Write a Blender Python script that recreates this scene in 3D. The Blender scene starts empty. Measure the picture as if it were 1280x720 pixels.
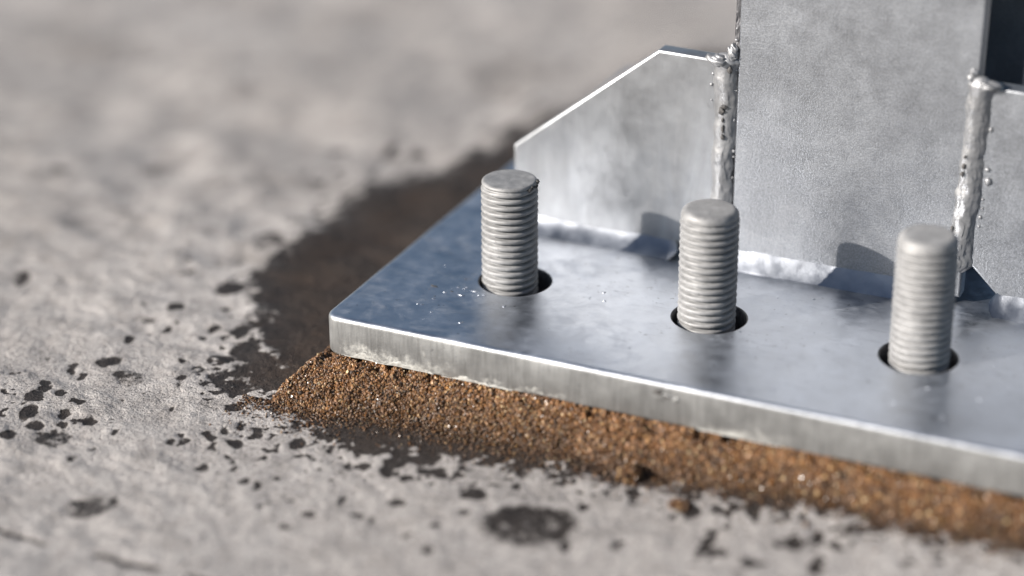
import bpy, math, random
import numpy as np
from mathutils import Vector, Matrix
from mathutils.geometry import tessellate_polygon

random.seed(4)
rng = np.random.default_rng(11)
SC = bpy.context.scene
COL = SC.collection
MM = 0.001                      # everything below is measured in millimetres

# ------------------------------------------------------------------ camera
cam_d = bpy.data.cameras.new("camera")
cam_d.sensor_width = 36.0
cam_d.lens = 75.79
cam_d.clip_start = 0.02
cam_d.clip_end = 500.0
cam = bpy.data.objects.new("camera", cam_d)
COL.objects.link(cam)
RX = Vector((0.90899366, 0.41677567, -0.00534502))
UY = Vector((-0.17206809, 0.38690116, 0.90592498))
DZ = Vector((-0.37963548, 0.82256035, -0.42340449))
m = Matrix((RX, UY, -DZ)).transposed().to_4x4()
m.translation = Vector((259.728, -755.357, 385.088)) * MM
cam.matrix_world = m
cam_d.dof.use_dof = True
cam_d.dof.focus_distance = 0.889
cam_d.dof.aperture_fstop = 2.3
cam_d.dof.aperture_blades = 0
SC.camera = cam

# ------------------------------------------------------------------ sky and sun
SUN_TRAVEL = Vector((1.04, 1.0, -0.665))
w = bpy.data.worlds.new("World")
SC.world = w
w.use_nodes = True
wn = w.node_tree.nodes
sky = wn.new("ShaderNodeTexSky")
sky.sky_type = 'NISHITA'
sky.sun_disc = False
sky.sun_elevation = math.radians(24.7)
sky.sun_rotation = math.radians(226.1)
sky.air_density = 1.0
sky.dust_density = 0.6
w.node_tree.links.new(sky.outputs[0], wn["Background"].inputs[0])
wn["Background"].inputs[1].default_value = 0.05
sd = bpy.data.lights.new("sun", 'SUN')
sd.energy = 5.0
sd.angle = math.radians(0.55)
sd.color = (1.0, 0.93, 0.855)
so = bpy.data.objects.new("sun", sd)
COL.objects.link(so)
so.rotation_euler = SUN_TRAVEL.to_track_quat('-Z', 'Y').to_euler()
so.location = (-1.0, -1.0, 1.0)
SC.view_settings.view_transform = 'Standard'
SC.view_settings.look = 'None'
SC.view_settings.gamma = 1.0
SC.view_settings.use_curve_mapping = False
SC.view_settings.exposure = 0.95

# ------------------------------------------------------------------ helpers
def link(name, me, mat, parent=None, smooth=False):
    o = bpy.data.objects.new(name, me)
    COL.objects.link(o)
    if mat:
        me.materials.append(mat)
    if smooth is not None:
        me.polygons.foreach_set("use_smooth", np.full(len(me.polygons), bool(smooth)))
    if parent:
        o.parent = parent
    return o

def tag(o, label=None, cat=None, group=None, kind=None):
    if label: o["label"] = label
    if cat: o["category"] = cat
    if group: o["group"] = group
    if kind: o["kind"] = kind
    return o

def mesh(name, verts, faces):
    me = bpy.data.meshes.new(name)
    me.from_pydata([tuple(v) for v in np.asarray(verts, float) * MM], [], faces)
    me.update()
    return me

def big_mesh(name, V, F):
    """fast mesh from numpy arrays; F is (n,3) or (n,4)"""
    me = bpy.data.meshes.new(name)
    n, k = F.shape
    me.vertices.add(len(V)); me.loops.add(n * k); me.polygons.add(n)
    me.vertices.foreach_set("co", (np.asarray(V, np.float32) * MM).ravel())
    me.loops.foreach_set("vertex_index", F.astype(np.int32).ravel())
    me.polygons.foreach_set("loop_start", np.arange(0, n * k, k, dtype=np.int32))
    me.update(calc_edges=True)
    return me

def hash2(ix, iy, seed):
    h = (ix.astype(np.int64) * 374761393 + iy.astype(np.int64) * 668265263 + seed * 1442695041) & 0xFFFFFFFF
    h = ((h ^ (h >> 13)) * 1274126177) & 0xFFFFFFFF
    h = h ^ (h >> 16)
    return (h & 0xFFFFFF) / float(0xFFFFFF)

def vnoise(x, y, seed=0):
    x = np.asarray(x, float); y = np.asarray(y, float)
    ix = np.floor(x); iy = np.floor(y)
    fx = x - ix; fy = y - iy
    fx = fx * fx * fx * (fx * (fx * 6 - 15) + 10); fy = fy * fy * fy * (fy * (fy * 6 - 15) + 10)
    a = hash2(ix, iy, seed); b = hash2(ix + 1, iy, seed)
    c = hash2(ix, iy + 1, seed); d = hash2(ix + 1, iy + 1, seed)
    return (a + (b - a) * fx) * (1 - fy) + (c + (d - c) * fx) * fy - 0.5

def fbm(x, y, lam, octs=4, seed=0, gain=0.5):
    s = 0.0; amp = 1.0; tot = 0.0
    c, q = math.cos(0.6), math.sin(0.6)
    for k in range(octs):
        s = s + amp * vnoise(x / lam, y / lam, seed + 17 * k)
        tot += amp; amp *= gain; lam *= 0.5
        x, y = c * x - q * y + 13.7, q * x + c * y - 7.1
    return s / tot * 2

def sstep(a, b, x):
    t = np.clip((x - a) / (b - a), 0, 1)
    return t * t * (3 - 2 * t)

# ------------------------------------------------------------------ materials
class NT:
    def __init__(self, name):
        self.m = bpy.data.materials.new(name)
        self.m.use_nodes = True
        self.t = self.m.node_tree
        self.b = self.t.nodes["Principled BSDF"]
        self.co = self.t.nodes.new("ShaderNodeTexCoord").outputs["Object"]
    def node(self, typ, **kw):
        n = self.t.nodes.new(typ)
        for k, v in kw.items():
            setattr(n, k, v)
        return n
    def link(self, a, b):
        self.t.links.new(a, b)
    def noise(self, scale, detail=4, rough=0.55, vec=None, dist=0.0, stretch=None):
        n = self.node("ShaderNodeTexNoise")
        n.inputs["Scale"].default_value = scale
        n.inputs["Detail"].default_value = detail
        n.inputs["Roughness"].default_value = rough
        n.inputs["Distortion"].default_value = dist
        v = vec or self.co
        if stretch:
            mp = self.node("ShaderNodeMapping"); mp.inputs["Scale"].default_value = stretch
            self.link(v, mp.inputs["Vector"]); v = mp.outputs[0]
        self.link(v, n.inputs["Vector"])
        return n.outputs["Fac"]
    def voro(self, scale, feature='F1', out="Distance", rand=1.0):
        n = self.node("ShaderNodeTexVoronoi", feature=feature)
        n.inputs["Scale"].default_value = scale
        n.inputs["Randomness"].default_value = rand
        self.link(self.co, n.inputs["Vector"])
        return n.outputs[out]
    def ramp(self, fac, stops):
        r = self.node("ShaderNodeValToRGB")
        e = r.color_ramp.elements
        while len(e) < len(stops): e.new(0.5)
        for k, (p, c) in enumerate(stops):
            e[k].position = p
            e[k].color = (*c, 1) if isinstance(c, tuple) else (c, c, c, 1)
        self.link(fac, r.inputs[0])
        return r.outputs[0]
    def mix(self, fac, a, b, mode='MIX'):
        n = self.node("ShaderNodeMix", data_type='RGBA', blend_type=mode)
        for s, v in ((n.inputs[0], fac), (n.inputs[6], a), (n.inputs[7], b)):
            if isinstance(v, (int, float)): s.default_value = v
            elif isinstance(v, tuple): s.default_value = (*v, 1)
            else: self.link(v, s)
        return n.outputs[2]
    def math(self, op, a, b=0.0, c=0.0):
        n = self.node("ShaderNodeMath", operation=op)
        for s, v in zip(n.inputs, (a, b, c)):
            if isinstance(v, (int, float)): s.default_value = v
            else: self.link(v, s)
        return n.outputs[0]
    def mrange(self, v, a, b, c, d):
        n = self.node("ShaderNodeMapRange")
        self.link(v, n.inputs[0])
        for i, q in enumerate((a, b, c, d)): n.inputs[i + 1].default_value = q
        return n.outputs[0]
    def bump(self, h, strength, dist_mm, prev=None):
        n = self.node("ShaderNodeBump")
        n.inputs["Strength"].default_value = strength
        n.inputs["Distance"].default_value = dist_mm * MM
        self.link(h, n.inputs["Height"])
        if prev is not None: self.link(prev, n.inputs["Normal"])
        return n.outputs[0]
    def set(self, **kw):
        for k, v in kw.items():
            s = self.b.inputs[k.replace("_", " ")]
            if isinstance(v, (int, float)): s.default_value = v
            elif isinstance(v, tuple): s.default_value = (*v, 1)
            else: self.link(v, s)
        return self.m

def zinc(name, base, rough, metal, grain, mottle=0.12, spangle=0.1, streak=None, specks=True, wave=0.25, scratch=0.0, vstreak=0.0, scuff=0.0):
    """hot-dip galvanised steel: patchy zinc with fine grain relief and a few dark specks"""
    t = NT(name)
    big = t.noise(28, 3, 0.5, dist=0.6)
    mid = t.noise(140, 5, 0.6)
    sp = t.voro(85, out="Color")
    spv = t.node("ShaderNodeSeparateColor"); t.link(sp, spv.inputs[0])
    v = t.math('ADD', t.mrange(big, 0.3, 0.7, -mottle, mottle), t.mrange(mid, 0.3, 0.7, -mottle * .6, mottle * .6))
    v = t.math('ADD', v, t.mrange(spv.outputs[0], 0, 1, -spangle * .5, spangle * .5))
    v = t.math('ADD', v, 1.0)
    if vstreak:                                    # runs where the molten zinc drained
        vs = t.noise(75, 4, 0.6, stretch=(1.0, 1.0, 0.22), dist=0.4)
        v = t.math('ADD', v, t.mrange(vs, 0.3, 0.7, -vstreak, vstreak))
    colr = t.node("ShaderNodeVectorMath", operation='SCALE')
    colr.inputs[0].default_value = base
    t.link(v, colr.inputs["Scale"])
    c = colr.outputs[0]
    fine = t.noise(1500, 3, 0.6)
    if specks:
        dn = t.math('MULTIPLY', t.ramp(t.noise(420, 2, 0.5), [(0.66, 0.0), (0.74, 1.0)]), t.ramp(t.noise(45, 2, 0.5), [(0.48, 0.0), (0.6, 1.0)]))
        c = t.mix(t.math('MULTIPLY', dn, 0.6), c, (0.10, 0.10, 0.11))
    if streak:
        st = t.noise(600, 4, 0.6, stretch=streak)
        c = t.mix(t.math('MULTIPLY', t.ramp(st, [(0.45, 0.0), (0.62, 1.0)]), 0.42), c, (base[0] * .55, base[1] * .55, base[2] * .55))
    r = t.math('ADD', t.mrange(mid, 0.3, 0.7, -0.07, 0.07), t.mrange(big, 0.3, 0.7, -0.05, 0.05))
    r = t.math('ADD', r, rough)
    if vstreak: r = t.math('ADD', r, t.mrange(vs, 0.3, 0.7, vstreak * .3, -vstreak * .3))
    if scuff:                                      # handling scuffs, dusty patches and dried splashes
        f1 = t.ramp(t.noise(55, 6, 0.7, dist=1.5), [(0.50, 0.0), (0.62, 1.0)])
        f2 = t.ramp(t.noise(420, 4, 0.7, stretch=(0.25, 1.0, 1.0), dist=0.5), [(0.56, 0.0), (0.66, 1.0)])
        f3 = t.math('MULTIPLY', f2, t.ramp(t.noise(24, 3, 0.6), [(0.42, 0.0), (0.6, 1.0)]))
        r = t.math('ADD', r, t.math('MULTIPLY', f1, scuff)); r = t.math('ADD', r, t.math('MULTIPLY', f3, scuff))
        c = t.mix(t.math('MULTIPLY', f1, 0.22), c, (0.60, 0.62, 0.66))
        c = t.mix(t.math('MULTIPLY', f3, 0.35), c, (0.28, 0.30, 0.34))
        dr = t.math('MULTIPLY', t.ramp(t.noise(260, 3, .6), [(0.64, 0.0), (0.70, 1.0)]), t.ramp(t.noise(17, 2, .6), [(0.45, 0.), (0.6, 1.)]))
        c = t.mix(t.math('MULTIPLY', dr, 0.45), c, (0.16, 0.16, 0.17))
    b1 = t.bump(big, wave, 1.2)
    b2 = t.bump(mid, 0.35, 0.25, b1)
    b3 = t.bump(fine, grain, 0.12, b2)
    if streak:
        b3 = t.bump(st, 0.35, 0.25, b3)
    if streak:                                     # pale mortar bloom low on the front edge, by the corner and mid-way
        sx = t.node("ShaderNodeSeparateXYZ"); t.link(t.co, sx.inputs[0])
        wob = t.mrange(t.noise(170, 5, 0.65), 0.3, 0.7, -0.004, 0.004)
        zz = t.math('ADD', sx.outputs[2], wob); xx = t.math('ADD', sx.outputs[0], t.math('MULTIPLY', wob, 2.0))
        def band(x0, x1, x2, x3, z0, z1):
            return t.math('MULTIPLY', t.math('MULTIPLY', t.mrange(xx, x0, x1, 0, 1), t.mrange(xx, x2, x3, 1, 0)), t.mrange(zz, z0, z1, 1, 0))
        bl = t.math('MAXIMUM', band(-0.141, -0.132, -0.108, -0.086, -0.0145, -0.0095), t.math('MULTIPLY', band(0.012, 0.026, 0.04, 0.06, -0.0165, -0.0125), 0.8))
        bl = t.math('MAXIMUM', bl, t.math('MULTIPLY', band(-0.09, -0.075, -0.05, -0.035, -0.017, -0.0145), 0.8))
        bl = t.math('MULTIPLY', bl, t.ramp(t.noise(480, 4, 0.7), [(0.36, 0.15), (0.6, 0.9)]))
        c = t.mix(bl, c, (0.50, 0.50, 0.47)); metal = t.math('MULTIPLY', t.math('SUBTRACT', 1.0, bl), metal)
        r = t.math('ADD', r, t.math('MULTIPLY', bl, 0.3))
    if scratch:
        s1 = t.noise(900, 3, 0.7, stretch=(0.08, 1.0, 1.0)); s2 = t.noise(900, 3, 0.7, stretch=(1.0, 1.0, 0.10))
        b3 = t.bump(s1, scratch, 0.10, b3); b3 = t.bump(s2, scratch * .7, 0.10, b3)
        gr = t.ramp(t.noise(1500, 2, 0.6), [(0.35, 0.75), (0.65, 1.25)])
        c = t.mix(0.7, c, gr, 'MULTIPLY')
    t.set(Base_Color=c, Roughness=r, Metallic=metal, Normal=b3)
    return t

M = {}
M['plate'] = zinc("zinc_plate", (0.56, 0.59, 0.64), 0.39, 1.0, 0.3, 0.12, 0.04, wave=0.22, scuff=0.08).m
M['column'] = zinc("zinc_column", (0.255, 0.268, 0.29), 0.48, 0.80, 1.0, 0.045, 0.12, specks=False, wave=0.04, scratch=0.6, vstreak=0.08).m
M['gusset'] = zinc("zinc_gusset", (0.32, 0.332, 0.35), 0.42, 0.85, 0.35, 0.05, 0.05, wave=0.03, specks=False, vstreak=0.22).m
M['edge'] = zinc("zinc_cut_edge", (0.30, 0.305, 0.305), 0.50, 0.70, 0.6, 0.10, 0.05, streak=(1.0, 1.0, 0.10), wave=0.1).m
M['weld'] = zinc("zinc_weld", (0.25, 0.255, 0.265), 0.48, 0.65, 0.4, 0.10, 0.0, specks=False, wave=0.1).m
M['fillet'] = zinc("zinc_fillet", (0.29, 0.31, 0.345), 0.40, 1.0, 0.35, 0.20, 0.0, specks=True, wave=0.3).m

def bolt_mat():
    t = NT("dull_zinc_bolt")
    mid = t.noise(220, 5, 0.6); fine = t.noise(1400, 3, 0.6)
    c = t.ramp(mid, [(0.3, (0.18, 0.181, 0.183)), (0.55, (0.245, 0.246, 0.248)), (0.75, (0.315, 0.316, 0.318))])
    pit = t.ramp(t.noise(700, 2), [(0.68, 0.0), (0.75, 1.0)])
    c = t.mix(t.math('MULTIPLY', pit, 0.6), c, (0.07, 0.07, 0.07))
    return t.set(Base_Color=c, Roughness=t.mrange(mid, .3, .7, .48, .6), Metallic=0.2, Specular_IOR_Level=0.45,
                 Normal=t.bump(fine, 0.5, 0.12, t.bump(mid, 0.4, 0.3)))
M['bolt'] = bolt_mat()

def simple(name, c1, c2, scale, rough, metal=0.0, bump=0.5, bd=0.3):
    t = NT(name)
    n = t.noise(scale, 5, 0.6)
    return t.set(Base_Color=t.ramp(n, [(0.3, c1), (0.7, c2)]), Roughness=rough, Metallic=metal, Normal=t.bump(n, bump, bd))
M['slag'] = simple("dark_weld_slag", (0.02, 0.02, 0.022), (0.09, 0.085, 0.08), 600, 0.6)
M['mortar'] = simple("pale_mortar_residue", (0.26, 0.26, 0.245), (0.44, 0.435, 0.41), 700, 0.8)
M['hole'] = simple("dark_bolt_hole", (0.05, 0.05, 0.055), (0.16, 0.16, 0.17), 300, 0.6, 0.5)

def sand_mat(name, dark):
    t = NT(name)
    a = t.node("ShaderNodeAttribute", attribute_name="grain")
    return t.set(Base_Color=a.outputs["Color"], Roughness=t.mrange(a.outputs["Alpha"], 0, 1, 0.55, 0.24), Specular_IOR_Level=0.6)
M['grain'] = sand_mat("moist_sand_grain", 0)
M['sandbed'] = simple("moist_sand_bed", (0.03, 0.014, 0.006), (0.09, 0.047, 0.02), 900, 0.7, 0, 0.8, 0.6)

def concrete_mat():
    t = NT("pale_concrete")
    a = t.node("ShaderNodeAttribute", attribute_name="damp")
    sp = t.node("ShaderNodeSeparateColor"); t.link(a.outputs["Color"], sp.inputs[0])
    damp, tone, brown = sp.outputs[0], sp.outputs[1], sp.outputs[2]
    big = t.noise(9, 5, 0.6); mid = t.noise(90, 6, 0.65); fine = t.noise(900, 4, 0.65); grit = t.noise(2600, 2, 0.6)
    c = t.ramp(mid, [(0.28, (0.29, 0.273, 0.262)), (0.5, (0.42, 0.398, 0.384)), (0.72, (0.51, 0.486, 0.468))])
    c = t.mix(t.mrange(tone, 0, 1, 0.0, 1.0), c, t.mix(1.0, c, (0.62, 0.60, 0.58), 'MULTIPLY'))
    g = t.ramp(fine, [(0.34, (0.42, 0.41, 0.41)), (0.47, (1, 1, 1)), (0.7, (1.15, 1.15, 1.15))])
    c = t.mix(0.85, c, g, 'MULTIPLY')
    spk = t.math('MULTIPLY', t.ramp(t.noise(1050, 2, .6), [(0.58, 0.0), (0.68, 1.0)]), t.ramp(t.noise(60, 3, .6), [(0.35, 0.15), (0.6, 1.)]))
    c = t.mix(t.math('MULTIPLY', spk, 0.9), c, (0.07, 0.066, 0.064))
    pits = t.math('MULTIPLY', t.ramp(t.noise(420, 2, .5), [(0.67, 0.0), (0.72, 1.0)]), t.ramp(t.noise(30, 2), [(0.45, 0.), (0.6, 1.)]))
    c = t.mix(t.math('MULTIPLY', pits, 0.7), c, (0.10, 0.095, 0.09))
    wet = t.mix(brown, (0.026, 0.022, 0.021), (0.040, 0.0275, 0.020))
    wet = t.mix(0.6, wet, t.ramp(fine, [(0.3, (0.35, 0.35, 0.35)), (0.55, (1.0, 1.0, 1.0)), (0.72, (2.2, 2.0, 1.8))]), 'MULTIPLY')
    wet = t.mix(0.7, wet, t.ramp(mid, [(0.3, (0.6, 0.6, 0.62)), (0.7, (1.45, 1.4, 1.32))]), 'MULTIPLY')
    dm = t.math('ADD', damp, t.math('ADD', t.mrange(fine, 0.3, 0.7, -0.22, 0.22), t.mrange(t.noise(330, 3, .6), .3, .7, -.2, .2)))
    k = t.ramp(dm, [(0.32, 0.0), (0.62, 1.0)])
    col = t.mix(k, c, wet)
    r = t.mrange(k, 0, 1, 0.85, 0.62)
    n = t.bump(mid, 0.4, 0.8)
    n = t.bump(fine, 1.0, 1.1, n)
    n = t.bump(grit, 0.6, 0.2, n)
    return t.set(Base_Color=col, Roughness=r, Normal=n, Specular_IOR_Level=0.3)
M['concrete'] = concrete_mat()

# ------------------------------------------------------------------ concrete slab (the ground)
ZG = -32.0                       # level of the concrete; the plate's top is z = 0
PX0, PX1, PY0, PY1, PT = -146.0, 233.0, -62.6, 276.0, 17.2
TOE = np.array([(-167.9,-72.6),(-158.1,-86.1),(-143.3,-87.0),(-131.1,-86.0),(-119.5,-83.0),(-107.1,-80.2),(-94.1,-78.0),(-78.0,-79.0),
       (-48.4,-75.6),(-27.3,-74.3),(-12.8,-76.8),(28.3,-72.0),(59.4,-69.2),(90.8,-69.9),(106.7,-72.2),(147.1,-67.6),(240,-68)])
DAMP = [(-157.6,-83.6),(-172.1,-82.8),(-185.6,-73.4),(-190.1,-51.8),(-192.6,-34.1),(-209.9,-7.1),(-226.2,18.7),(-231.5,51.7),(-227.1,79.1),
        (-228.4,109.4),(-221.1,140.1),(-208.7,172.1),(-197,223.6),(-184,267.7),(-168,324.3),(-150,390),(-100,400),(300,440),(300,60),
        (246,-40),(240,-72),(148,-74.0),(124.6,-74.2),(92.4,-78.5),(64.9,-79.5),(34.7,-83.9),(12.6,-85.3),(-16.1,-87.1),
        (-46.9,-94.1),(-56.9,-100),(-77.6,-108),(-99.4,-113),(-121.3,-107.4),(-140.2,-95.6)]
SPOTS = [(-243.4, -134.8, 3.9, 6.2, 1), (-240.0, -153.8, 3.2, 4.6, 1), (-249.4, -123.8, 4.6, 5.5, 0.9), (-248.8, -115.8, 3.0, 4.0, 0.9), (-240.5, -116.7, 2.6, 3.9, 0.9), (-231.7, -128.0, 2.9, 3.9, 1), (-226.9, -137.0, 2.9, 3.1, 1), (-217.5, -129.9, 2.9, 3.1, 1), (-221.7, -129.5, 2.6, 2.3, 1), (-222.6, -147.4, 8.3, 9.1, 0.7), (-235.3, -142.2, 3.2, 3.8, 1), (-239.4, -83.6, 6.1, 4.9, 0.8), (-250.0, -94.8, 2.4, 4.8, 0.9), (-212.9, -66.0, 3.1, 4.9, 1), (-244.3, -62.3, 2.4, 4.1, 0.9), (-177.9, -130.4, 2.1, 3.0, 1), (-156.6, -142.5, 2.2, 4.1, 1), (-159.7, -128.6, 0.9, 1.5, 1), (-147.5, -133.6, 1.3, 2.2, 1), (-135.7, -146.0, 2.5, 2.2, 1), (-129.1, -146.4, 1.8, 3.3, 1), (-164.2, -114.1, 1.9, 2.3, 1), (-159.8, -107.8, 1.6, 2.3, 1), (-153.3, -105.6, 2.3, 1.9, 1), (-171.1, -94.9, 4.6, 3.1, 1), (-131.7, -111.1, 4.1, 4.9, 1), (-194.0, -106.6, 1.6, 2.3, 0.9), (-202.7, -133.5, 1.9, 3.1, 0.9), (-180.4, -185.6, 10.2, 8.6, 0.45), (-173.0, -179.1, 2.7, 2.9, 0.5), (-104.0, -167.8, 3.3, 2.8, 0.5), (-206.4, -157.9, 1.9, 3.0, 0.6), (-191.0, -78.1, 7.4, 8.8, 1), (-198.3, -61.1, 6.2, 6.5, 1), (-192.8, -48.6, 7.6, 8.2, 1), (-173.7, -64.0, 10.1, 16.1, 1), (-201.7, -86.1, 2.7, 6.4, 0.5), (-222.3, -92.1, 6.0, 8.0, 0.35), (-21.8, -129.7, 19.5, 16.2, 0.8), (-30.6, -127.5, 8.9, 9.9, 0.6), (-4.6, -137.3, 2.3, 3.5, 0.8), (-40.9, -96.9, 1.9, 2.9, 1), (-39.0, -104.7, 1.8, 2.9, 1), (-29.2, -89.6, 3.4, 2.6, 1), (2.7, -91.3, 3.0, 4.3, 0.9), (-9.0, -108.9, 2.1, 2.9, 0.8), (26.6, -93.6, 5.4, 7.2, 0.9), (50.5, -88.0, 3.6, 6.4, 0.8), (71.1, -103.4, 3.8, 5.5, 0.7), (86.1, -99.1, 2.3, 4.1, 0.6), (112.4, -102.0, 2.3, 4.1, 0.5), (83.9, -115.4, 2.9, 4.1, 0.4), (36.9, -76.1, 7.6, 8.7, 1), (64.5, -70.2, 7.6, 5.8, 0.9), (113.4, -69.2, 10.3, 8.4, 1), (-107.1, -110.0, 4.1, 3.7, 1), (-98.9, -116.7, 2.2, 3.7, 1), (-89.2, -116.4, 3.1, 5.9, 1), (-75.3, -109.6, 4.3, 3.7, 1), (-69.7, -109.1, 3.1, 5.2, 1), (-63.4, -102.9, 5.0, 6.6, 1), (-79.0, -118.0, 3.1, 2.9, 1), (-58.6, -90.4, 3.4, 4.5, 1), (-48.1, -96.7, 2.8, 3.0, 1), (-40.3, -96.6, 1.9, 2.9, 1), (-28.9, -88.8, 3.7, 2.9, 1), (-105.1, -118.1, 1.6, 2.2, 1), (-89.5, -109.1, 5.6, 6.7, 0.8), (-76.7, -104.0, 4.4, 5.2, 0.8), (-116.9, -104.5, 6.3, 6.0, 0.9), (-50.2, -118.3, 5.5, 5.8, 1), (-74.4, -135.6, 4.2, 2.9, 0.6), (-49.1, -160.3, 2.3, 3.5, 0.6), (-105.4, -167.2, 2.7, 2.8, 0.5), (-344.8, 117.4, 12.5, 9.9, 0.5), (-387.3, 88.8, 9.1, 8.9, 0.45), (-231.4, 2.9, 8.1, 8.7, 0.9), (-242.8, -26.4, 4.7, 5.1, 0.9), (-325.6, -27.6, 3.7, 10.6, 0.6), (-242.3, 57.6, 9.6, 9.2, 0.5), (-272.9, 176.6, 7.7, 8.1, 0.4), (-258.9, 130.1, 5.7, 7.8, 0.4), (-302.7, 108.3, 8.2, 7.8, 0.35), (-228.6, -91.7, 3.0, 3.2, 0.6), (-202.8, -147.9, 1.6, 2.3, 0.6), (-268.7, -109.6, 2.0, 3.2, 0.6), (-183.7, -57.1, 4.8, 5.7, 1), (-174.5, -51.3, 6.8, 11.4, 1), (-201.0, -72.9, 4.1, 4.0, 1), (-204.2, -35.0, 4.9, 6.7, 0.8), (-48.2, -132.2, 2.7, 2.8, 0.5), (-21.9, -67.0, 4.4, 3.8, 0.9), (-6.2, -80.7, 3.7, 3.7, 0.9)]

def poly_sd(X, Y, P):
    """signed distance to a polygon, positive inside"""
    d = np.full(X.shape, 1e9); ins = np.zeros(X.shape, bool)
    n = len(P)
    for i in range(n):
        x0, y0 = P[i]; x1, y1 = P[(i + 1) % n]
        ex, ey = x1 - x0, y1 - y0
        t = np.clip(((X - x0) * ex + (Y - y0) * ey) / (ex * ex + ey * ey), 0, 1)
        d = np.minimum(d, np.hypot(X - x0 - t * ex, Y - y0 - t * ey))
        if y1 != y0:
            ins ^= ((y0 > Y) != (y1 > Y)) & (X < ex * (Y - y0) / (y1 - y0) + x0)
    return np.where(ins, d, -d)

def axis(lo, hi, step, far):
    core = np.arange(lo, hi + step, step)
    def grow(s):
        out, q, st = [], s, step
        while abs(q) < far:
            st *= 1.045
            q = q + math.copysign(st, s) if abs(q) > 1 else q + st
            out.append(q)
        return out
    a = []
    st, q = step, lo
    while q > -far: st *= 1.045; q -= st; a.append(q)
    b = []
    st, q = step, hi
    while q < far: st *= 1.045; q += st; b.append(q)
    return np.array(a[::-1] + list(core) + b)

gx = axis(-290.0, 190.0, 0.75, 60000.0)
gy = axis(-215.0, 30.0, 0.75, 60000.0)
X, Y = np.meshgrid(gx, gy)
near = sstep(2500, 700, np.hypot(X, Y))
# relief: trowel undulations, lumps, grain
Z = ZG + near * (1.6 * fbm(X, Y, 90, 3, 1) + 0.8 * fbm(X, Y * 1.3, 28, 3, 5) + 0.38 * fbm(X, Y, 8, 3, 9) + 0.26 * fbm(X, Y, 2.2, 2, 21))
Z += near * sstep(-40, 90, Y) * (5.0 * fbm(X, Y * 1.2, 75, 3, 101) + 1.4 * fbm(X, Y, 26, 3, 103))
rough_zone = sstep(-150, -230, X + 0.35 * Y) * near
Z += rough_zone * (1.6 * fbm(X * .8, Y * 1.2, 20, 4, 31))
ridge = np.abs(fbm(X * 0.9 + 0.4 * Y, Y * 1.2, 55, 3, 41))
Z -= near * 0.35 * sstep(0.10, 0.0, ridge) * sstep(0.0, 0.2, fbm(X, Y, 120, 2, 43))
# crack, lower left
crack = [(-330,-213),(-250,-213.4),(-199.9,-212.7),(-178.7,-212.3),(-154.0,-212.6),(-137.5,-211.7),(-121.2,-210.8),(-95,-212),(-70,-215)]
cd = np.full(X.shape, 1e9)
for (x0, y0), (x1, y1) in zip(crack[:-1], crack[1:]):
    ex, ey = x1 - x0, y1 - y0
    t = np.clip(((X - x0) * ex + (Y - y0) * ey) / (ex * ex + ey * ey), 0, 1)
    cd = np.minimum(cd, np.hypot(X - x0 - t * ex, Y - y0 - t * ey - 1.6 * fbm(X, Y, 9, 2, 51)))
brk = sstep(-0.5, 0.1, fbm(X, Y, 14, 2, 55))
Z -= 0.5 * sstep(2.6, 0.4, cd) * brk
# stain mask
wx = X + 2.0 * fbm(X, Y, 5, 4, 61, .65); wy = Y + 2.8 * fbm(X, Y, 5, 4, 63, .65)
A = np.zeros_like(X)
ca, sa = 0.909, 0.417
for sx, sy, rx, ry, k in SPOTS:
    rx, ry = rx * .88, ry * .88
    dx, dy = wx - sx, wy - sy
    q = np.hypot((dx * ca + dy * sa) / rx, (-dx * sa + dy * ca) / ry)
    lim = sstep(1.35, 0.75, q)
    if k < 0.85 and rx > 7:                       # dried puddles: a darker rim, a patchy middle
        lim = lim * (0.80 + 0.15 * sstep(0.45, 0.9, q) + 0.6 * fbm(X, Y, 5, 4, 65))
    A = np.maximum(A, lim * min(1.0, 0.25 + 0.75 * k))
sdm = poly_sd(X + 11 * fbm(X, Y, 26, 5, 71, .6), Y + 12 * fbm(X, Y, 26, 5, 73, .6), DAMP)
edge_f = 6.0 + np.clip((Y + 60) * 0.10, 0, 24)
A = np.maximum(A, sstep(-edge_f, edge_f * 0.8, sdm + 7 * fbm(X, Y, 7, 3, 75, .6)))
tip = np.exp(-((X + 192) ** 2 + (Y + 66) ** 2) / 24 ** 2)
A = A * (1 - 0.95 * sstep(0.15, 0.6, tip) * sstep(-0.05, 0.25, fbm(X, Y, 9, 4, 77, .6)))
front = sstep(-60, -72, Y) * sstep(-4, 2, sdm + 6)
A = A * (1 - 0.9 * front * sstep(0.02, 0.28, fbm(X, Y, 8, 4, 78, .65)) * sstep(16, 4, sdm))
fl_ = np.exp(np.clip(sdm, -400, 0) / 16.0) * (sdm < 2)
A = np.maximum(A, 0.95 * sstep(0.50, 0.62, fbm(X, Y, 3.0, 2, 79) + 0.28 * fl_ - 0.05) * sstep(.12, .4, fl_))
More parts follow.
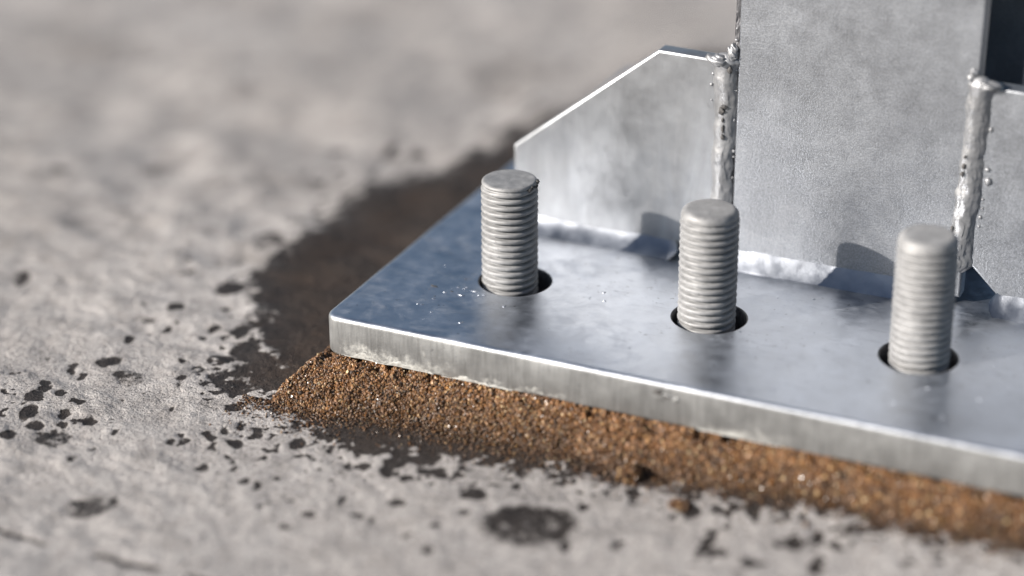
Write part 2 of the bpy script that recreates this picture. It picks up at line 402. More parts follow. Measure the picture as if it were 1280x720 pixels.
# stray drips, thinning away from the damp patch
fall = np.exp(np.clip(sdm, -400, 0) / 38.0)
fall = fall * 0.6
dr = fbm(X, Y, 6.0, 2, 81) + 0.35 * fbm(X, Y, 40, 2, 83)
A = np.maximum(A, 0.9 * sstep(0.62 - 0.20 * fall, 0.76 - 0.20 * fall, dr) * sstep(0.03, 0.25, fall))
left_patch = np.exp(-((X + 245) ** 2 / 38 ** 2 + (Y + 118) ** 2 / 30 ** 2))
A = np.maximum(A, sstep(0.52 - 0.3 * left_patch, 0.66 - 0.3 * left_patch, fbm(X, Y, 7.0, 3, 87)) * sstep(0.15, 0.5, left_patch))
A = np.maximum(A, 0.75 * sstep(2.6, 0.5, cd) * brk)
far_m = sstep(0.22, 0.5, fbm(X, Y * 1.4, 60, 3, 91)) * sstep(-60, 40, Y) * near
Z -= 0.35 * sstep(0.3, 0.8, A) * near            # the drips sit in shallow pits
tone = np.clip(0.25 + 0.5 * fbm(X, Y, 130, 4, 95) + 0.45 * far_m + 0.3 * sstep(0.1, 0.6, fbm(X, Y, 18, 3, 97)) * rough_zone, 0, 1)
brown = np.clip(sstep(-6, 25, sdm) * (0.75 + 0.5 * fbm(X, Y, 30, 3, 99)), 0, 1)
ny, nx = X.shape
V = np.stack([X, Y, Z], -1).reshape(-1, 3)
ii = np.arange(nx * ny).reshape(ny, nx)
F = np.stack([ii[:-1, :-1], ii[:-1, 1:], ii[1:, 1:], ii[1:, :-1]], -1).reshape(-1, 4)
me = big_mesh("concrete_slab", V, F)
at = me.color_attributes.new("damp", 'FLOAT_COLOR', 'POINT')
at.data.foreach_set("color", np.stack([A, tone, brown, np.ones_like(A)], -1).reshape(-1).astype(np.float32))
slab = link("concrete_slab", me, M['concrete'], None, True)
tag(slab, kind="structure")

# ------------------------------------------------------------------ galvanised column foot (one welded thing)
foot = bpy.data.objects.new("column_foot", None)
foot.empty_display_size = 0.05
COL.objects.link(foot)
foot.location = (0.0435, 0.107, 0)
tag(foot, "galvanised steel column with welded gussets standing on its thick bolted base plate", "steel column")
FOOT_INV = Matrix.Translation(foot.location).inverted()
def part(name, me, mat, smooth=False, parent=None):
    o = link(name, me, mat, parent or foot, smooth)
    if parent is None:
        o.matrix_parent_inverse = FOOT_INV
    return o

def auto(o, deg=35):
    """smooth shading that keeps the corners: mark edges sharper than deg"""
    me = o.data
    me.polygons.foreach_set("use_smooth", np.ones(len(me.polygons), bool))
    me.set_sharp_from_angle(angle=math.radians(deg))

def fill(loops3):
    """triangles of a flat polygon with holes -> (verts, tris)"""
    tris = tessellate_polygon([[Vector(v) for v in lp] for lp in loops3])
    return [v for lp in loops3 for v in lp], [tuple(t) for t in tris]

def rounded_outline(x0, x1, y0, y1, r, inset=0.0, seg=8):
    out = []
    for cx, cy, a0 in ((x1 - r, y1 - r, 0), (x0 + r, y1 - r, 90), (x0 + r, y0 + r, 180), (x1 - r, y0 + r, 270)):
        for k in range(seg + 1):
            a = math.radians(a0 + 90 * k / seg)
            out.append((cx + (r - inset) * math.cos(a), cy + (r - inset) * math.sin(a)))
    return out

# the edge is sampled finely so that the flame-cut edge can wander a little
def dense(P, step=3.0):
    out = []
    for (x0, y0), (x1, y1) in zip(P, P[1:] + P[:1]):
        n = max(1, int(math.hypot(x1 - x0, y1 - y0) / step))
        out += [(x0 + (x1 - x0) * k / n, y0 + (y1 - y0) * k / n) for k in range(n)]
    return out
S = 87.36
HOLES = [(-S, 0), (0, 0), (S, 0), (2 * S, 0)] + [(-S + k * S, 214) for k in range(4)]
HR = 15.2
HSEG = 56
rad = 2.1
prof = [(-PT, 1.2), (-PT + 0.35, 0.35), (-PT + 1.2, 0.0), (-rad, 0.0)]
prof += [(-rad + rad * math.sin(a), rad - rad * math.cos(a)) for a in np.radians([15, 30, 45, 60, 75, 90])]
verts, faces = [], []
base_out = dense(rounded_outline(PX0, PX1, PY0, PY1, 7.0))
cxp, cyp = (PX0 + PX1) / 2, (PY0 + PY1) / 2
n = len(base_out)
for z, ins in prof:
    for x, y in base_out:
        sx = 1 if x > cxp else -1; sy = 1 if y > cyp else -1
        # inset toward the inside, rounder at the corner
        fx = ins if abs(x - cxp) > (PX1 - PX0) / 2 - 7.01 else 0
        fy = ins if abs(y - cyp) > (PY1 - PY0) / 2 - 7.01 else 0
        wob = 0.22 * float(fbm(np.array(x), np.array(y), 22, 3, 3)) * (1 if z > -PT + 1 else 2.2)
        nx_, ny_ = (fx and sx), (fy and sy)
        L_ = math.hypot(nx_, ny_) or 1
        px = x - (sx * ins * (abs(x - (cxp + sx * ((PX1 - PX0) / 2 - 7))) / 7 if fx else 0)) + (wob * nx_ / L_ if fx else 0)
        py = y - (sy * ins * (abs(y - (cyp + sy * ((PY1 - PY0) / 2 - 7))) / 7 if fy else 0)) + (wob * ny_ / L_ if fy else 0)
        verts.append((px, py, z))
for k in range(len(prof) - 1):
    for i in range(n):
        j = (i + 1) % n
        faces.append((k * n + i, k * n + j, (k + 1) * n + j, (k + 1) * n + i))
top = [verts[(len(prof) - 1) * n + i] for i in range(n)]
def circ(cx, cy, r, z):
    return [(cx + r * math.cos(2 * math.pi * i / HSEG), cy + r * math.sin(2 * math.pi * i / HSEG), z) for i in range(HSEG)]
loops = [top] + [circ(x, y, HR + 0.7, 0.0) for x, y in HOLES]
fv, ft = fill(loops)
off = len(verts)
verts += fv
def up(t):
    a, b, c = (Vector(fv[i]) for i in t)
    return t if (b - a).cross(c - a).z > 0 else (t[0], t[2], t[1])
faces += [tuple(off + i for i in up(t)) for t in ft]
plate_me = mesh("base_plate", verts, faces)
plate = part("base_plate", plate_me, M['plate'])
auto(plate, 50)
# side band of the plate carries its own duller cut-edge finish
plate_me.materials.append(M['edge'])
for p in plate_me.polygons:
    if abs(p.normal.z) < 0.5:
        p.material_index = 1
# walls of the bolt holes
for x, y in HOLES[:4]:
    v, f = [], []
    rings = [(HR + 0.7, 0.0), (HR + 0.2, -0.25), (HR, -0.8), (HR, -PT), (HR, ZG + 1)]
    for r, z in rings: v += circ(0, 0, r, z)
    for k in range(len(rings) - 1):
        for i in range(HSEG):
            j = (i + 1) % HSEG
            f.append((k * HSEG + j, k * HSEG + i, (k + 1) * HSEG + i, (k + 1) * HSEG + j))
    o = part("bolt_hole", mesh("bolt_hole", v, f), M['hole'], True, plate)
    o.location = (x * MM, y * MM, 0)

def slab_xz(outline, y0, y1, bev=0.7, mats=None):
    """a plate standing in the XZ plane: polygon outline, thickness in y, small bevel all round"""
    P = [Vector((x, z)) for x, z in outline]
    n = len(P)
    area = sum(P[i].x * P[(i + 1) % n].y - P[(i + 1) % n].x * P[i].y for i in range(n))
    if area < 0: P.reverse()
    def inset(d):
        out = []
        for i in range(n):
            a, b, c = P[i - 1], P[i], P[(i + 1) % n]
            e0 = (b - a).normalized(); e1 = (c - b).normalized()
            n0 = Vector((-e0.y, e0.x)); n1 = Vector((-e1.y, e1.x))
            k = (n0 + n1); k = k / max(0.3, k.dot(k) / 2) if k.length > 1e-6 else n0
            out.append(b + k * d)
        return out
    rings = []
    for a in (90, 60, 30, 0):
        q = math.radians(a); rings.append((y0 + bev - bev * math.sin(q), bev - bev * math.cos(q)))
    for a in (0, 30, 60, 90):
        q = math.radians(a); rings.append((y1 - bev + bev * math.sin(q), bev - bev * math.cos(q)))
    # rings above go from the front face to the back face
    rings[0] = (y0, bev); rings[-1] = (y1, bev)
    V, Fc = [], []
    for y, d in rings:
        V += [(p.x, y, p.y) for p in inset(d)]
    for k in range(len(rings) - 1):
        for i in range(n):
            j = (i + 1) % n
            Fc.append((k * n + i, k * n + j, (k + 1) * n + j, (k + 1) * n + i))
    for base, flip in ((0, False), ((len(rings) - 1) * n, True)):
        ring = [V[base + i] for i in range(n)]
        for t in tessellate_polygon([[Vector(v) for v in ring]]):
            a, b, c = (Vector(ring[i]) for i in t)
            nrm = (b - a).cross(c - a)
            good = nrm.y < 0 if not flip else nrm.y > 0
            t = t if good else (t[0], t[2], t[1])
            Fc.append(tuple(base + i for i in t))
    return V, Fc

YG = 53.2
# ---- the H-section column: front flange, web, back flange
V, Fc = slab_xz([(-9.6, 3), (90.2, 3), (91.0, 640), (-11.0, 640)], YG, YG + 9, 0.9)
column = part("column", mesh("column_flange", V, Fc), M['column'])
auto(column, 40)
V, Fc = slab_xz([(-9.6, 0.5), (90.2, 0.5), (91.0, 640), (-11.0, 640)], YG + 92, YG + 101, 0.9)
fl = part("back_flange", mesh("back_flange", V, Fc), M['column'], False, column)
auto(fl, 40)
bx = [(37.2, YG + 9.0, 0.5), (43.2, YG + 9.0, 0.5), (43.2, YG + 92.0, 0.5), (37.2, YG + 92.0, 0.5)]
V = bx + [(x, y, 640) for x, y, z in bx]
web = part("web", mesh("web", V, [(0, 1, 5, 4), (1, 2, 6, 5), (2, 3, 7, 6), (3, 0, 4, 7), (4, 5, 6, 7)]), M['column'], False, column)

# ---- gussets
GT = 8.6
V, Fc = slab_xz([(-112.2, 1.5), (-112.2, 38.8), (-45.1, 91.9), (-17.0, 91.2), (-11.5, 91.0), (-11.5, 20.0), (-31.0, 1.5)], YG + 0.4, YG + 0.4 + GT, 0.9)
g1 = part("gusset", mesh("gusset", V, Fc), M['gusset']); auto(g1, 30)
V, Fc = slab_xz([(90.6, 21.0), (90.6, 96.0), (131.0, 94.6), (198.0, 40.0), (198.0, 1.5), (106.0, 6.0)], YG + 0.4, YG + 0.4 + GT, 0.9)
g2 = part("gusset", mesh("gusset_right", V, Fc), M['column']); auto(g2, 30)
g2["label"] = "duller gusset with open corner notch"

# ---- weld beads
def bead(name, p0, p1, a, b, bulge, ns, nq=14, amp=0.5, lam=5.0, seed=1, mat='weld', ripple=0.0, grow=None, parent=None, octs=4, wander=0.0):
    """a bead swept from p0 to p1; its section runs from offset a to offset b, swelling outward"""
    p0, p1, a, b = (np.array(v, float) for v in (p0, p1, a, b))
    ax = (p1 - p0); Ln = np.linalg.norm(ax); ax /= Ln
    out = np.cross(b - a, ax); out /= np.linalg.norm(out)
    s = np.linspace(0, 1, ns)[:, None]; q = np.linspace(0, 1, nq)[None, :]
    endf = np.clip(np.minimum(s, 1 - s) * Ln / 4.0, 0, 1) ** 0.5
    wv = fbm(s * Ln, s * 0 + 3.3, 14, 3, seed) * 0.16
    sz = 1 + wv + (grow(s) if grow else 0)
    sh = np.sin(np.pi * np.clip(q, 0, 1)) ** 0.75
    h = bulge * sh * sz
    h = h + amp * fbm(s * Ln + 0 * q, q * 9 + 0 * s, lam, octs, seed + 5) * np.sin(np.pi * q) ** 0.4
    if ripple: h = h + ripple * np.sin(2 * np.pi * (s * Ln / 2.6 + 0.35 * (q - .5) ** 2 * 4)) * sh
    mid = (a + b) / 2
    P = p0 + ax * (s * Ln)[..., None] + (mid + (a - mid) * (1 + 0 * q)[..., None]) * 0
    cross = (a[None, None] + (b - a)[None, None] * q[..., None])
    cen = mid[None, None]
    cross = cen + (cross - cen) * (sz * endf)[..., None]
    side = (b - a) / np.linalg.norm(b - a)
    P = p0 + ax * (s * Ln)[..., None] + cross + out * (h * endf)[..., None]
    if wander:
        tail = fbm(s * Ln + 0 * q, q * 40 + 0 * s, 5, 3, seed + 9)
        P = P + side * (wander * (fbm(s * Ln, s * 0 + 8.1, 18, 3, seed + 7) + 0.7 * tail))[..., None]
    # keep the toes sunk into the plates
    V = P.reshape(-1, 3)
    ii = np.arange(ns * nq).reshape(ns, nq)
    F = np.stack([ii[:-1, :-1], ii[1:, :-1], ii[1:, 1:], ii[:-1, 1:]], -1).reshape(-1, 4)
    me = big_mesh(name, V, F)
    return part(name, me, M[mat], True, parent)

LEG = 7.6
# fillet along the plate: left gusset, column, right gusset
bead("weld_bead", (-113.5, YG, 0), (-33, YG, 0), (0, 1.2, LEG), (0, -LEG - .3, -0.6), -0.9, 160, 22, 0.6, 16, 3, octs=3, mat='fillet')
bead("weld_bead", (-12, YG, 0), (84, YG, 0), (0, 1.2, LEG + 1.6), (0, -LEG + 1.2, -0.6), -0.7, 200, 22, 0.6, 18, 13, octs=3, mat='fillet')
bead("weld_bead", (103, YG, 0), (199, YG, 0), (0, 1.2, LEG + 1.4), (0, -LEG, -0.6), -0.8, 120, 22, 0.6, 16, 23, octs=3, mat='fillet')
# upright beads between gusset and column
vb1 = bead("weld_bead", (-14.9, YG, 10), (-14.9, YG, 95), (-4.8, 0.7, 0), (4.8, 0.7, 0), 2.3, 260, 34, 0.75, 8, 33, octs=4, wander=0.9,
           grow=lambda s: 0.45 * sstep(0.90, 0.97, s))
vb1["label"] = "pitted bright upright weld bead with a swollen top"
vb2 = bead("weld_bead", (89.3, YG, 14), (90.6, YG, 100), (-5.3, 0.7, 0), (5.3, 0.7, 0), 2.8, 260, 34, 0.85, 8, 43, octs=4, wander=1.3,
           grow=lambda s: 0.30 * sstep(0.90, 0.97, s))
# rough torch-cut lip running up the column's left edge above the bead
bead("cut_lip", (-10.6, YG, 90), (-11.0, YG, 200), (-1.2, 1.0, 0), (1.2, 0.6, 0), 0.3, 300, 10, 1.2, 4.0, 53, parent=column, mat='hole')

def blob(name, c, r, sc=(1, 1, 1), mat='weld', seed=0, amp=0.25, parent=None, sub=3):
    import bmesh
    bm = bmesh.new()
    bmesh.ops.create_icosphere(bm, subdivisions=sub, radius=1.0)
    P = np.array([v.co[:] for v in bm.verts])
    nn = 1 + amp * (fbm(P[:, 0] + 2.1 * P[:, 2], P[:, 1] - 1.3 * P[:, 2], 0.9, 3, seed))
    P = P * nn[:, None] * r * np.array(sc)
    f = [tuple(v.index for v in fc.verts) for fc in bm.faces]
    bm.free()
    return P + np.array(c), f
def joined(name, items, mat, parent=None, smooth=True):
    V, Fc = [], []
    for p, f in items:
        o = len(V); V += [tuple(q) for q in p]; Fc += [tuple(o + i for i in t) for t in f]
    return part(name, mesh(name, V, Fc), M[mat], smooth, parent)
joined("weld_cap", [blob("b", (-17.6, YG - .6, 92.2), 4.2, (1.1, .75, .6), seed=3, amp=.6, sub=4), blob("b", (-12.0, YG - .2, 95.5), 2.6, (.8, .6, 1.4), seed=8, amp=.55, sub=4)], 'weld', vb1)
joined("weld_cap", [blob("b", (94.6, YG - .2, 96.2), 3.8, (1.4, .8, .55), seed=5, amp=.6, sub=4), blob("b", (87.6, YG + .2, 99), 2.4, (.8, .6, 1.4), seed=9, amp=.6, sub=4)], 'weld', vb2)
# spatter balls beside the beads
def spatter(spots, parent):
    it = []
    for k, (x, z, r) in enumerate(spots):
        if k % 3 == 1: continue
        it.append(blob("s", (x, YG + 0.3, z), r * .75, (random.uniform(.8, 1.2), .7, random.uniform(.8, 1.3)), seed=100 + k, amp=.25, sub=2))
    o = joined("weld_spatter", it, 'weld', parent); o["kind"] = "stuff"
spatter([(-21.2, 80.2, 1.1), (-20.8, 76.5, .8), (-20.9, 73.5, .6), (-10.6, 66, 1.2), (-10.4, 63.8, .9), (-10.3, 52, .9), (-10.2, 49.5, .7), (-10.4, 83, .9), (-10.2, 79, .7), (-10.5, 88, 1.0), (-21, 60, .5), (-10.3, 40, .6), (-20.6, 85, .8), (-10.6, 95.5, .8), (-10.9, 101, 1.0), (-10.9, 106, .7)], vb1)
spatter([(96.6, 78, 1.1), (96.4, 66.5, .9), (96.8, 61, 1.4), (97.4, 56.0, 2.0), (96.2, 70, .8), (96.0, 48, .8), (96.1, 44, .7), (96.3, 52, .7), (95.6, 40, .9), (95.4, 36, .7), (97.0, 73, .6), (83.4, 45, .7), (83.6, 52, .5)], vb2)
# slag-dark pits in the upright beads
for k, (x, z, r, sx, sz) in enumerate([(-15.4, 70, 1.5, 1, 1.1), (-14.5, 72, 1.2, 1.2, .7), (-14.9, 66, .9, .7, 1.4), (-14.7, 62.3, 1.1, .7, 1.6), (-14.6, 58.6, 1.0, .9, 1.4), (-12.6, 88.5, 1.5, .8, 1.2)]):
    joined("slag_pit", [blob("p", (x, YG - 2.0, z), r * .9, (sx, .5, sz), seed=40 + k, amp=.6)], 'slag', vb1)
for k, (x, z, r, sx, sz) in enumerate([(87.6, 62, .9, .8, 1.3), (87.3, 58.4, 1.0, .8, 1.1), (87.8, 66, .7, .8, 1.2), (84.8, 33.5, .8, .6, 1.9)]):
    joined("slag_pit", [blob("p", (x, YG - (2.4 if x > 86 else 1.0), z), r, (sx, .5, sz), seed=60 + k, amp=.6)], 'slag', vb2)

# ---- pale mortar splashes and a knock on the plate's front edge
def crust(name, x0, x1, zc, hz, seed, mat='mortar', th=0.45, zlo=-PT + .2):
    nxp, nzp = int((x1 - x0) / 0.5) + 1, 14
    xs = np.linspace(x0, x1, nxp)[:, None]; zs = np.linspace(0, 1, nzp)[None, :]
    hgt = hz * np.clip(np.sin(np.pi * (xs - x0) / (x1 - x0)) ** .5 * (0.7 + 1.6 * fbm(xs, xs * 0 + seed, 8, 4, seed, .65)), 0.05, 1.5)
    z = zlo + zs * hgt
    thk = th * np.clip(0.35 + 3.2 * fbm(xs + 0 * zs, z * 1.0, 3.5, 3, seed + 2), -1.2, 2) * np.sin(np.pi * np.clip(zs * .9 + .1, 0, 1)) ** .6
    thk = np.where((zs <= 0) | (zs >= 1) | (xs <= x0) | (xs >= x1), -0.4, thk)
    P = np.stack([xs + 0 * zs, PY0 - 0.05 - thk, z], -1).reshape(-1, 3)
    ii = np.arange(nxp * nzp).reshape(nxp, nzp)
    F = np.stack([ii[:-1, :-1], ii[1:, :-1], ii[1:, 1:], ii[:-1, 1:]], -1).reshape(-1, 4)
    return part(name, big_mesh(name, P, F), M[mat], True, plate)
crust("mortar_splash", -139, -95, 0, 2.6, 7, th=.2)
crust("mortar_splash", -92, -60, 0, 1.6, 17, th=.2)
crust("mortar_splash", 18, 52, 0, 1.8, 27, th=.2)
joined("edge_knock", [blob("k", (4.5, PY0 + .9, -4.6), 3.4, (1.7, .36, .8), seed=71, amp=.6, sub=4), blob("k", (9.6, PY0 + .7, -6.4), 1.8, (1.2, .6, .8), seed=73, amp=.6)], 'edge', plate)
joined("edge_pit", [blob("k", (2.0, PY0 - .15, -4.0), 1.5, (1.4, .3, .6), seed=75, amp=.7, sub=3)], 'slag', plate)

# raised dross and scratches in the zinc near the front left bolt
it = []; dk = []
for k in range(26):
    tt = random.random()
    x = -121 + 40 * tt + random.gauss(0, 2.5); y = -28 + 22 * tt + random.gauss(0, 3.5)
    if min(math.hypot(x - hx, y - hy) for hx, hy in HOLES[:4]) < 17.5: continue
    r = random.uniform(.35, .95)
    it.append(blob("d", (x, y, -0.1), r, (random.uniform(.8, 2.2), random.uniform(.6, 1.2), .45), seed=200 + k, amp=.7, sub=2))
    (dk if k % 2 else it).append(it.pop())
for k in range(46):
    x = random.uniform(-130, 120); y = random.uniform(-52, 38)
    if min(math.hypot(x - hx, y - hy) for hx, hy in HOLES[:4]) < 17: continue
    it.append(blob("d", (x, y, -0.1), random.uniform(.25, .7), (random.uniform(.8, 1.6), random.uniform(.8, 1.6), .5), seed=300 + k, amp=.6, sub=2))
o = joined("zinc_dross", it, 'plate', plate); o["kind"] = "stuff"
o = joined("dirt_specks", dk, 'slag', plate); o["kind"] = "stuff"

# ------------------------------------------------------------------ anchor bolts
def bolt_mesh(h, r=12.0, pitch=3.0, depth=1.0, round_top=1.4, seed=0, fillin=0.0):
    nt = 96
    z0 = ZG - 2
    nz = int((h - round_top - z0) / pitch * 18)
    zs = np.linspace(z0, h - round_top, nz)[:, None]
    th = np.linspace(0, 2 * np.pi, nt, endpoint=False)[None, :]
    ph = (zs / pitch - th / (2 * np.pi)) % 1.0
    tri = np.abs(2 * ph - 1)                         # 1 in the groove, 0 on the crest
    groove = np.clip((tri - 0.50) / 0.45, 0, 1)
    crest = 1 - groove - 0.14 * (tri / 0.50).clip(0, 1) ** 2 * (1 - groove)
    fade = sstep(h - round_top + .2, h - round_top - 2.6, zs)
    worn = 0.85 + 0.35 * fbm(th * r * 1.0 + 0 * zs, zs + 0 * th, 14, 3, seed)
    R = r - depth * (1 - crest) * worn * (1 - fillin * fade * 0.0) * (0.25 + 0.75 * fade) - 0.3 * (1 - fade)
    R = R + 0.10 * fbm(th * r + 0 * zs, zs * 1.0 + 0 * th, 3.0, 3, seed + 3)
    V = np.stack([R * np.cos(th), R * np.sin(th), zs + 0 * th], -1).reshape(-1, 3)
    ii = np.arange(nz * nt).reshape(nz, nt); jj = np.roll(ii, -1, 1)
    F = np.stack([ii[:-1], jj[:-1], jj[1:], ii[1:]], -1).reshape(-1, 4)
    return V, F
def end_mesh(h, r=12.0, round_top=1.4, seed=0, rough=.12):
    nt = 96
    rings = []
    r0 = r - 0.32
    for a in np.radians(np.linspace(0, 90, 8)):
        rings.append((r0 - round_top * .95 * (1 - math.cos(a)), h - round_top + round_top * math.sin(a)))
    rl = rings[-1][0]
    for k in np.linspace(1, 0.02, 14)[1:]:
        rings.append((rl * k, h))
    th = np.linspace(0, 2 * np.pi, nt, endpoint=False)
    V = []
    for q, (R, z) in enumerate(rings):
        x, y = R * np.cos(th), R * np.sin(th)
        dz = rough * fbm(x, y, 6, 3, seed) * (0 if q < 3 else 1)
        V.append(np.stack([x, y, z + dz], -1))
    V = np.concatenate(V)
    nr = len(rings)
    ii = np.arange(nr * nt).reshape(nr, nt); jj = np.roll(ii, -1, 1)
    F = np.stack([ii[:-1], jj[:-1], jj[1:], ii[1:]], -1).reshape(-1, 4)
    return V, F
BOLTS = [(-S - 2.55, 0.3, 46.1, 1.3, 2.1, "threaded anchor bolt nearest the plate's corner, dark burr on its crisp rim"),
         (-1.2, 0.0, 48.3, 2.8, 1.95, "threaded anchor bolt standing in front of the upright weld, between the two others"),
         (S + 0.3, 0.0, 52.8, 3.0, 1.8, "tallest threaded anchor bolt, softly rounded top, in front of the notched gusset")]
for k, (x, y, h, rt, dep, lab) in enumerate(BOLTS):
    e = bpy.data.objects.new("anchor_bolt", None); e.empty_display_size = .02
    COL.objects.link(e); e.location = (x * MM, y * MM, 0)
    tag(e, lab, "anchor bolt", "anchor bolts through the base plate")
    V, F = bolt_mesh(h, 12.0, 3.0, dep, rt, 7 * k + 1)
    link("threaded_shaft", big_mesh("threaded_shaft", V, F), M['bolt'], e, True)
    V, F = end_mesh(h, 12.0, rt, 31 * k + 2)
    link("bolt_end", big_mesh("bolt_end", V, F), M['bolt'], e, True)
    if k == 0:
        V, Fc = [], []
        for j in range(9):
            a = math.radians(-18 + 7 * j); rr = 11.6
            p, f = blob("b", (rr * math.cos(a), rr * math.sin(a), h - .6 - random.random() * 1.6), random.uniform(.6, 1.2), (1, 1, .9), seed=500 + j, amp=.8, sub=2)
            o_ = len(V); V += [tuple(q) for q in p]; Fc += [tuple(o_ + i for i in t) for t in f]
        link("burr", mesh("burr", V, Fc), M['slag'], e, True)

# ------------------------------------------------------------------ moist sand packed under the plate
def toe_y(x):
    return np.interp(x, TOE[2:, 0], TOE[2:, 1])
def sand_h(x, y):
    """height of the sand surface (mm) at x, y"""
    zt = -PT + 0.2
    tf = toe_y(x) + 1.6 * fbm(x, x * 0 + 1.7, 16, 3, 111)
    kf = np.clip((y - tf) / np.maximum(PY0 + 1.0 - tf, 2.5), 0, 1.0)          # 0 toe .. 1 under the plate
    tl = PX0 - 9.0 - 5.0 * sstep(-20, -80, y) + 4 * fbm(y, y * 0 + 4.1, 25, 3, 113)
    kl = np.clip((x - tl) / np.maximum(PX0 + 1.0 - tl, 2.5), 0, 1.0)
    k = np.minimum(kf, kl)
    hh = (zt - ZG) * k ** 0.62
    top_gap = -4.2 * sstep(-0.05, 0.45, fbm(x, y, 11, 3, 117)) * sstep(.6, 1, k)
    return ZG - 0.6 + hh + (1.5 * fbm(x, y, 6, 3, 115) + 0.5 * fbm(x, y, 2.2, 2, 119)) * sstep(0, .15, k) + top_gap, k
sx_ = np.arange(-186.0, 246.0, 1.0); sy_ = np.arange(-108.0, 290.0, 1.0)
Xs, Ys = np.meshgrid(sx_, sy_)
Zs, Ks = sand_h(Xs, Ys)
Zs = np.where(Ks <= 0, ZG - 3, Zs - 0.5)
Zs = np.minimum(Zs, -PT - 0.25)
ii = np.arange(Xs.size).reshape(Xs.shape)
Fq = np.stack([ii[:-1, :-1], ii[:-1, 1:], ii[1:, 1:], ii[1:, :-1]], -1).reshape(-1, 4)
kk = Ks.ravel(); xx = Xs.ravel(); yy = Ys.ravel()
keep = (kk[Fq].max(1) > 0) & ~((xx[Fq].min(1) > PX0 + 12) & (yy[Fq].min(1) > PY0 + 12))
bedme = big_mesh("sand_bed", np.stack([Xs, Ys, Zs], -1).reshape(-1, 3), Fq[keep])

ICO_V = None
def ico():
    import bmesh
    bm = bmesh.new(); bmesh.ops.create_icosphere(bm, subdivisions=1, radius=1.0)
    v = np.array([q.co[:] for q in bm.verts]); f = np.array([[q.index for q in t.verts] for t in bm.faces]); bm.free()
    return v, f
ICO_V, ICO_F = ico()
def grains(name, P, R, C, G, parent=None):
    """one mesh of faceted grains: centres P, radii R, colours C, gloss G"""
    n = len(P)
    base = ICO_V[None] * (1 + rng.uniform(-.28, .28, (n, len(ICO_V), 1)))
    st = rng.uniform(.65, 1.25, (n, 1, 3))
    base = base * st
    q = rng.normal(size=(n, 4)); q /= np.linalg.norm(q, axis=1, keepdims=True)
    a, b, c, d = q.T
    Rm = np.stack([np.stack([1 - 2 * (c * c + d * d), 2 * (b * c - a * d), 2 * (b * d + a * c)], -1),
                   np.stack([2 * (b * c + a * d), 1 - 2 * (b * b + d * d), 2 * (c * d - a * b)], -1),
                   np.stack([2 * (b * d - a * c), 2 * (c * d + a * b), 1 - 2 * (b * b + c * c)], -1)], 1)
    Vv = np.einsum('nij,nkj->nki', Rm, base) * R[:, None, None] + P[:, None]
    Ff = (ICO_F[None] + (np.arange(n) * len(ICO_V))[:, None, None]).reshape(-1, 3)
    me = big_mesh(name, Vv.reshape(-1, 3), Ff)
    at = me.color_attributes.new("grain", 'FLOAT_COLOR', 'POINT')
    cc = np.repeat(np.concatenate([C, G[:, None]], 1), len(ICO_V), 0)
    at.data.foreach_set("color", cc.astype(np.float32).ravel())
    return link(name, me, M['grain'], parent, False)
def grain_colours(n, wet=None):
    pal = np.array([(.24, .115, .045), (.17, .078, .030), (.32, .17, .075), (.11, .052, .024), (.40, .25, .13), (.055, .032, .020), (.55, .43, .29), (.26, .13, .06)])
    pr = np.array([.27, .22, .15, .12, .08, .06, .03, .07])
    c = pal[rng.choice(len(pal), n, p=pr)] * rng.uniform(.5, 1.5, (n, 1))
    g = (rng.random(n) < .16) * rng.uniform(.5, 1, n)
    if wet is not None: c = c * wet[:, None]
    c = c * np.array([0.60, 0.565, 0.46])
    return c, g
# front slope (dense, in focus), then the left flank (blurred, coarser)
pts = []
N = 105000
x = rng.uniform(-172, 236, N); y = rng.uniform(-104, PY0 + 5, N)
z, k = sand_h(x, y)
ok = (k > 0.0)
x, y, z, k = x[ok], y[ok], z[ok], k[ok]
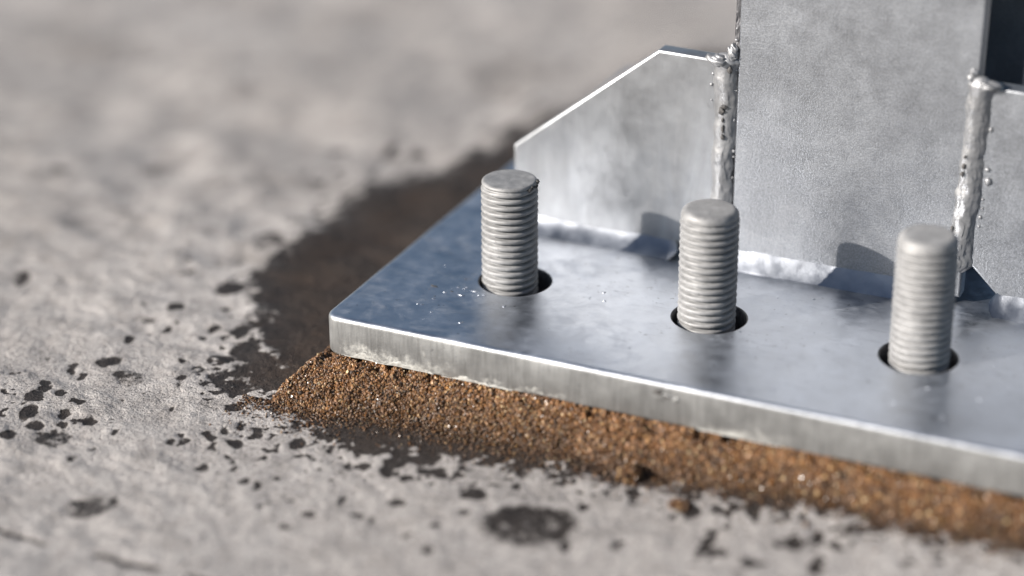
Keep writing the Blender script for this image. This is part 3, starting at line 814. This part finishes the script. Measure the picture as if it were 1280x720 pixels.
# drop density on flat part, keep slope
sel = rng.random(len(x)) < np.where(x > 70, .75, 1.0)
x, y, z, k = x[sel], y[sel], z[sel], k[sel]
R = np.clip(rng.lognormal(math.log(.45), .36, len(x)), .2, .95) * np.where(x > 60, 1.15, 1.0)
z = np.where(y > PY0 - .6, np.minimum(z, -PT - R * .75), z) + rng.uniform(-.5, .45, len(x))
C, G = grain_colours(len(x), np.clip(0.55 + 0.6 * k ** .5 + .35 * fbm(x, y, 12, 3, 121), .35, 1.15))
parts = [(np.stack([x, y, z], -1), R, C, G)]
N = 26000
x = rng.uniform(-176, PX0 + 4, N); y = rng.uniform(PY0 - 6, 220, N)
z, k = sand_h(x, y); ok = k > 0
x, y, z, k = x[ok], y[ok], z[ok], k[ok]
R = np.clip(rng.lognormal(math.log(.6), .3, len(x)), .3, 1.2)
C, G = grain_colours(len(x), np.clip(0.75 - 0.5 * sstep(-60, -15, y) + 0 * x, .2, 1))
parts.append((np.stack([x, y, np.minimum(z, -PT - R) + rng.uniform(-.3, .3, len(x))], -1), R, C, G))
# loose grains strewn on the damp concrete round the toe
N = 9000
x = rng.uniform(-172, 150, N); o_ = rng.exponential(5.0, N); y = np.interp(x, TOE[2:, 0], TOE[2:, 1]) - o_ + 2
R = np.clip(rng.lognormal(math.log(.30), .35, N), .15, .8)
from_ix = np.clip(np.searchsorted(gx, x), 0, nx - 1); from_iy = np.clip(np.searchsorted(gy, y), 0, ny - 1)
z = Z[from_iy, from_ix] + R * .55
C, G = grain_colours(N, np.full(N, .6))
parts.append((np.stack([x, y, z], -1), R, C, G))
P_, R_, C_, G_ = (np.concatenate(q) for q in zip(*parts))
sand = grains("sand", P_, R_, C_, G_)
tag(sand, "strip of moist brown sand squeezed out along the underside of the base plate", "sand", kind="stuff")
bed = link("sand_bed", bedme, M['sandbed'], sand, True)
bed["kind"] = "stuff"

# two loose clumps of sand
def clump(cx, cy, rad, n, lab, zlift=0.0):
    u_ = rng.normal(size=(n, 3)); u_ /= np.linalg.norm(u_, axis=1, keepdims=True)
    rr = rng.random(n) ** .45
    lump = 1 + .5 * fbm(u_[:, 0] * 3, u_[:, 1] * 3 + u_[:, 2] * 2, 1.6, 3, int(abs(cx) * 7))
    P = u_ * (rr * lump)[:, None] * np.array(rad) + np.array((cx, cy, 0))
    ix = np.clip(np.searchsorted(gx, cx), 0, nx - 1); iy = np.clip(np.searchsorted(gy, cy), 0, ny - 1)
    P[:, 2] += Z[iy, ix] + rad[2] * .5 + zlift
    C, G = grain_colours(n, np.full(n, 1.0))
    o = grains("sand_clump", P, np.clip(rng.lognormal(math.log(.42), .3, n), .2, .9), C, G)
    tag(o, lab, "sand clump", "loose clumps of sand")
clump(-2.5, -81.5, (4.6, 4.0, 3.8), 900, "brown sand clump breaking off the foot of the sand strip")
clump(22.6, -94.0, (4.2, 3.4, 1.6), 420, "small flat brown sand clump lying apart on the pale concrete")
